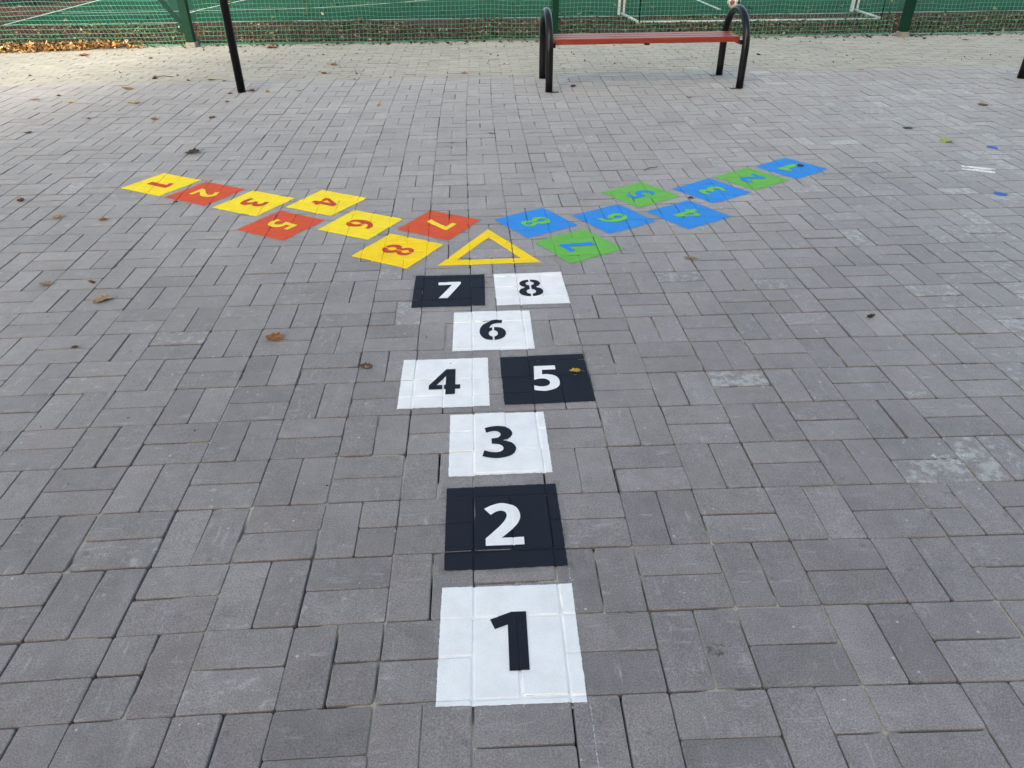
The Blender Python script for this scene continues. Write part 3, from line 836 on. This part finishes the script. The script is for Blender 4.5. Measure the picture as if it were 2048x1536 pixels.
def net(x0, x1, ybase, slant, seed, H=1.9, st=.046):
    nx = int((x1-x0)/st); nz = int(H/st); P_ = {}; v = []; f = []
    for a in range(nx+1):
        for b in range(nz+1):
            x = x0+(x1-x0)*a/nx; z = b*st+.008
            x += slant*z + .012*noise.noise(Vector((x*2.2, z*2.5, seed))) + .005*noise.noise(Vector((x*9, z*9, seed)))
            yy = ybase + .03*noise.noise(Vector((x*1.1, z*1.4, seed+4))) + .02*noise.noise(Vector((x*5, z*3, seed)))
            z += .016*noise.noise(Vector((x*2.6, z*2, seed+8)))*(1 if b else 0)
            if b == 0: z = .006+.012*abs(noise.noise(Vector((x*1.7, 0, seed)))); yy -= .05*noise.noise(Vector((x*1.3, 2, seed)))
            P_[a, b] = Vector((x, yy, z))
    def seg(p, q, r):
        d = (q-p).normalized(); u = d.cross(Vector((0, 1, 0))); u.normalize(); w = d.cross(u); b0 = len(v)
        for c_ in (p, q):
            for k in range(3):
                an_ = 2*pi*k/3; v.append(tuple(c_+u*cos(an_)*r+w*sin(an_)*r-root.location))
        for k in range(3): f.append((b0+k, b0+(k+1) % 3, b0+3+(k+1) % 3, b0+3+k))
    for (a, b), p in P_.items():
        if (a+1, b) in P_: seg(p, P_[a+1, b],   .004 if b == 0 else .0021)
        if (a, b+1) in P_: seg(p, P_[a, b+1], .0021)
        if b == 0 and (a+1, b) in P_: seg(p+Vector((0, -.012, .012)), P_[a+1, b]+Vector((0, -.012, .014)), .003)
    o = pymesh('net', v, f, M_NET, root)
    return o
net(-8.6, -3.24, 8.44, -.28, 1.); net(-3.14, .94, 8.44, .02, 9.); net(1.03, 5.04, 8.50, .0, 17.); net(5.16, 9.25, 8.42, -.05, 23.)

# ------------------------------------------------------------------ goal
root = empty('handball_goal', (3.85, 10.6, 0)); tag(root, 'white framed handball goal with green net standing behind the fence', 'goal')
GX0, GX1, GY, BY = 2.16, 5.56, 10.66, 9.68
for x in (GX0, GX1):
    bm = bmesh.new()
    for dx in (-.032, .032): box(bm, x+dx-.013, x+dx+.013, GY-.04, GY+.04, 0, 2.0, .004)
    child('upright', bm, M_WHITEP)
    bm = bmesh.new(); box(bm, x-.0185, x+.0185, GY-.025, GY+.025, .002, 1.99); child('upright_groove', bm, M_DARK)
bm = bmesh.new(); box(bm, GX0-.04, GX1+.04, GY-.04, GY+.04, 2.002, 2.08, .005); child('crossbar', bm, M_WHITEP)
bm = bmesh.new(); tube(bm, [(GX0+.06, BY, .025), (GX1-.06, BY, .02)], .0135, 12); child('rear_ground_bar', bm, M_WHITEP, True)
for x, s in ((GX0, 1), (GX1, -1)):
    bm = bmesh.new(); tube(bm, [(x, GY-.045, .025), (x+s*.06, BY, .025)], .017, 12); child('side_ground_bar', bm, M_WHITEP, True)
    bm = bmesh.new(); tube(bm, [(x+s*.07, BY-.01, .02), (x+s*.06, BY+.02, .8), (x, GY-.3, 2.0)], .011, 8); child('net_stanchion', bm, M_GREEN, True)
# goal net: back and sides
v = []; f = []
def gseg(p, q, r=.0012):
    d = (q-p).normalized(); u = d.cross(Vector((.3, 1, .2))).normalized(); w = d.cross(u); b0 = len(v)
    for c_ in (p, q):
        for k in range(3): v.append(tuple(c_+u*cos(2*pi*k/3)*r+w*sin(2*pi*k/3)*r-root.location))
    for k in range(3): f.append((b0+k, b0+(k+1) % 3, b0+3+(k+1) % 3, b0+3+k))
G = {}
NX, NZ = 34, 20
for a in range(NX+1):
    for b in range(NZ+1):
        x = GX0+.07+(GX1-GX0-.14)*a/NX; z = .03+1.9*b/NZ
        G[a, b] = Vector((x+.02*noise.noise(Vector((x, z, 1))), BY+.02+max(0, z-.8)*.45+.05*noise.noise(Vector((x*1.3, z*1.3, 2))), z))
for (a, b), p in G.items():
    if (a+1, b) in G: gseg(p, G[a+1, b])
    if (a, b+1) in G: gseg(p, G[a, b+1])
pymesh('goal_net', v, f, M_GNET, root)

# ball
bm = bmesh.new(); bmesh.ops.create_icosphere(bm, subdivisions=4, radius=.10)
me = bpy.data.meshes.new('football'); bm.to_mesh(me); bm.free()
m = NT('white_ball_leather', (.72, .72, .70), .4); M_BW = m.m
M_BR = NT('red_ball_panel', (.30, .02, .03), .4).m; M_BB = NT('black_ball_panel', (.03, .03, .03), .4).m
for mm_ in (M_BW, M_BR, M_BB): me.materials.append(mm_)
ph = (1+5**.5)/2
ico = [Vector(t).normalized() for t in [(0, 1, ph), (0, -1, ph), (0, 1, -ph), (0, -1, -ph), (1, ph, 0), (-1, ph, 0), (1, -ph, 0), (-1, -ph, 0), (ph, 0, 1), (ph, 0, -1), (-ph, 0, 1), (-ph, 0, -1)]]
for p_ in me.polygons:
    n_ = p_.center.normalized(); d = [n_.dot(q) for q in ico]; mx_ = max(d)
    p_.material_index = (1 if d.index(mx_) % 2 else 2) if mx_ > .93 else 0
    p_.use_smooth = True
o = bpy.data.objects.new('football', me); SC.collection.objects.link(o); o.location = (3.93, 11.12, .10)
tag(o, 'white ball with red and black panels lying on the green court', 'ball')

# ------------------------------------------------------------------ bench
def bench(loc, label):
    r = empty('park_bench', loc); tag(r, label, 'bench', 'red slatted benches with black hoop armrests')
    def ch(name, bm, mat, smooth=False, par=None): return bmobj(name, bm, mat, par or r, smooth)
    W2 = .825; d0, d1 = 0., .585
    for sx in (-1, 1):
        x = sx*W2
        rad = d1/2-.0; ztop = .585; zc = ztop-rad*.95
        pts = [(x, d0, .004), (x, d0, .10), (x, d0, .2)]
        for k in range(0, 21):
            a = pi-pi*k/20; pts.append((x, rad+rad*cos(a), zc+rad*.95*math.sin(a)))
        pts += [(x, d1, .2), (x, d1, .10), (x, d1, .004)]
        bm = bmesh.new(); tube(bm, pts, .031, 20)
        hoop = ch('hoop_armrest', bm, M_BLACK, True)
        for yy in (d0, d1):
            bm = bmesh.new(); box(bm, min(x-sx*.005, x-sx*.082), max(x-sx*.005, x-sx*.082), yy-.026, yy+.026, .001, .006, .002)
            fp = ch('foot_plate', bm, M_BLACK, False, hoop)
            bm = bmesh.new(); bmesh.ops.create_cone(bm, cap_ends=True, segments=6, radius1=.011, radius2=.010, depth=.012, matrix=Matrix.Translation((x-sx*.058, yy, .013)))
            tube(bm, [(x-sx*.058, yy, .012), (x-sx*.058, yy, .03)], .005, 8); ch('anchor_bolt', bm, M_STEEL, False, hoop)
        bm = bmesh.new(); box(bm, min(x-sx*.005, x-sx*.05), max(x-sx*.005, x-sx*.05), .0, .36, .345, .382, .004)
        ch('seat_bracket', bm, M_BLACK)
    for k in range(3):
        y0 = .035+k*.108
        bm = bmesh.new(); box(bm, -W2+.045, W2-.045, y0, y0+.092, .362, .405, .006)
        ch('seat_slat', bm, M_WOOD)
    for xx in (0,):
        bm = bmesh.new(); box(bm, xx-.02, xx+.02, .05, .34, .348, .3615); ch('cross_bar', bm, M_BLACK)
    return r
b1_ = bench((1.49, 5.655, 0), 'bench with red slatted seat and black hoop armrests before the net fence')
b1_.rotation_euler = (0, 0, .012)
def copy_tree(o, parent=None):
    c = o.copy(); SC.collection.objects.link(c)
    if parent: c.parent = parent
    for q in list(o.children): copy_tree(q, c)
    return c
b2_ = copy_tree(b1_); b2_.location = (5.76, 5.27, 0); b2_.rotation_euler = (0, 0, -.01)
tag(b2_, 'second bench at the right edge, only its black leg in view')

# black pole at left
r = empty('black_pole', (-1.98, 5.87, 0)); tag(r, 'tall black metal pole standing on the grey paving at left', 'pole')
bm = bmesh.new(); tube(bm, [(0, 0, .0), (0, 0, 1.2), (0, 0, 2.6)], .034, 24); bmobj('shaft', bm, M_BLACK, r, True)
bm = bmesh.new(); tube(bm, [(0, 0, 2.601), (0, 0, 2.62), (0, 0, 2.635)], lambda t: .036-.014*t, 20); bmobj('cap', bm, M_BLACK, r, True)

# dark green crate-like barrier standing behind the net at the far left
r = empty('green_windbreak', (-7.6, 12.9, 0)); tag(r, 'dark green windbreak panel standing on the red track at far left', 'windbreak')
bm = bmesh.new(); box(bm, -1.2, .55, -.03, .03, .12, 1.7, .01); bmobj('panel', bm, M_GREEN, r)
for x in (-1.1, .45):
    bm = bmesh.new(); box(bm, x-.03, x+.03, -.075, -.031, 0, 1.75, .004); bmobj('leg', bm, M_BLACK, r)

# ------------------------------------------------------------------ added out of view to cast the shade: a block of flats and a tree
r = empty('added_shade_block', (12.6, -22, 0)); tag(r, 'plain plastered block of flats added unseen behind the viewer to cast shade', 'building')  # block added behind the viewer to keep the sun off the paving
m = NT('pale_plaster', rough=.9); m.color(m.mix(m.noise(.8, 4), (.24, .24, .24), (.32, .32, .32))); M_PLAST = m.m
M_GLASS = NT('window_glass', (.03, .04, .05), .08).m; M_ROOF = NT('roof_felt', (.08, .08, .08), .9).m
bm = bmesh.new(); box(bm, -23.9, 25, -10, 0, -.04, 21); bmobj('wall', bm, M_PLAST, r)
bm = bmesh.new(); box(bm, -24.2, 25.3, -10.3, .3, 21.003, 21.4); bmobj('roof', bm, M_ROOF, r)
for fl in range(7):
    for k in range(11):
        x = -21.6+k*4.2; z = 1.2+fl*2.9
        bm = bmesh.new(); box(bm, x-.8, x+.8, .002, .05, z, z+1.5); w_ = bmobj('window', bm, M_WHITEP, r)
        bm = bmesh.new(); box(bm, x-.72, x+.72, .051, .06, z+.08, z+1.42); bmobj('pane', bm, M_GLASS, w_)

def tree(x, y, H, R_, n, seed, lab):  # added unseen tree, its crown blocks part of the sun at far left
    r = empty('added_shade_tree', (x, y, 0)); tag(r, lab, 'tree')
    R = random.Random(seed); bm = bmesh.new()
    tube(bm, [(0, 0, -.03), (.05, 0, H*.3), (0, .1, H*.55), (.1, .1, H*.8)], lambda t: .2*(1-t)+.04, 12)
    tips = []
    for k in range(9):
        a = k*2.4; zz = H*(.35+.04*k); tip = Vector((cos(a)*R_*.7, sin(a)*R_*.7, zz+R_*.5)); tips.append(tip)
        tube(bm, [(0, 0, zz), tip*.5+Vector((0, 0, zz*.5)), tip], lambda t: .07*(1-t)+.012, 6)
    m_ = NT('bark', (.08, .06, .045), .9); bmobj('trunk', bm, m_.m, r, True)
    v = []; f = []
    cl_ = [Vector((R.gauss(0, .5)*R_, R.gauss(0, .5)*R_, H*.68+R.gauss(0, .36)*R_)) for _ in range(60)]
    for _ in range(n):
        c_ = R.choice(cl_); p = c_+Vector((R.gauss(0, .32), R.gauss(0, .32), R.gauss(0, .26))); s = R.uniform(.05, .10)
        u = Vector((R.gauss(0, 1), R.gauss(0, 1), R.gauss(0, .6))).normalized(); w = u.orthogonal().normalized(); b0 = len(v)
        for q in (u*s, w*s*.6, -u*s, -w*s*.6): v.append(tuple(p+q))
        f.append((b0, b0+1, b0+2, b0+3))
    m_ = NT('autumn_foliage', rough=.7); m_.color(m_.mix(m_.noise(3), (.05, .10, .02), (.16, .14, .03)))
    pymesh('crown', v, f, m_.m, r)
tree(-10.2, -1.5, 7.2, 2.2, 7000, 4, 'broad autumn tree added unseen left behind the viewer to break up the sun')
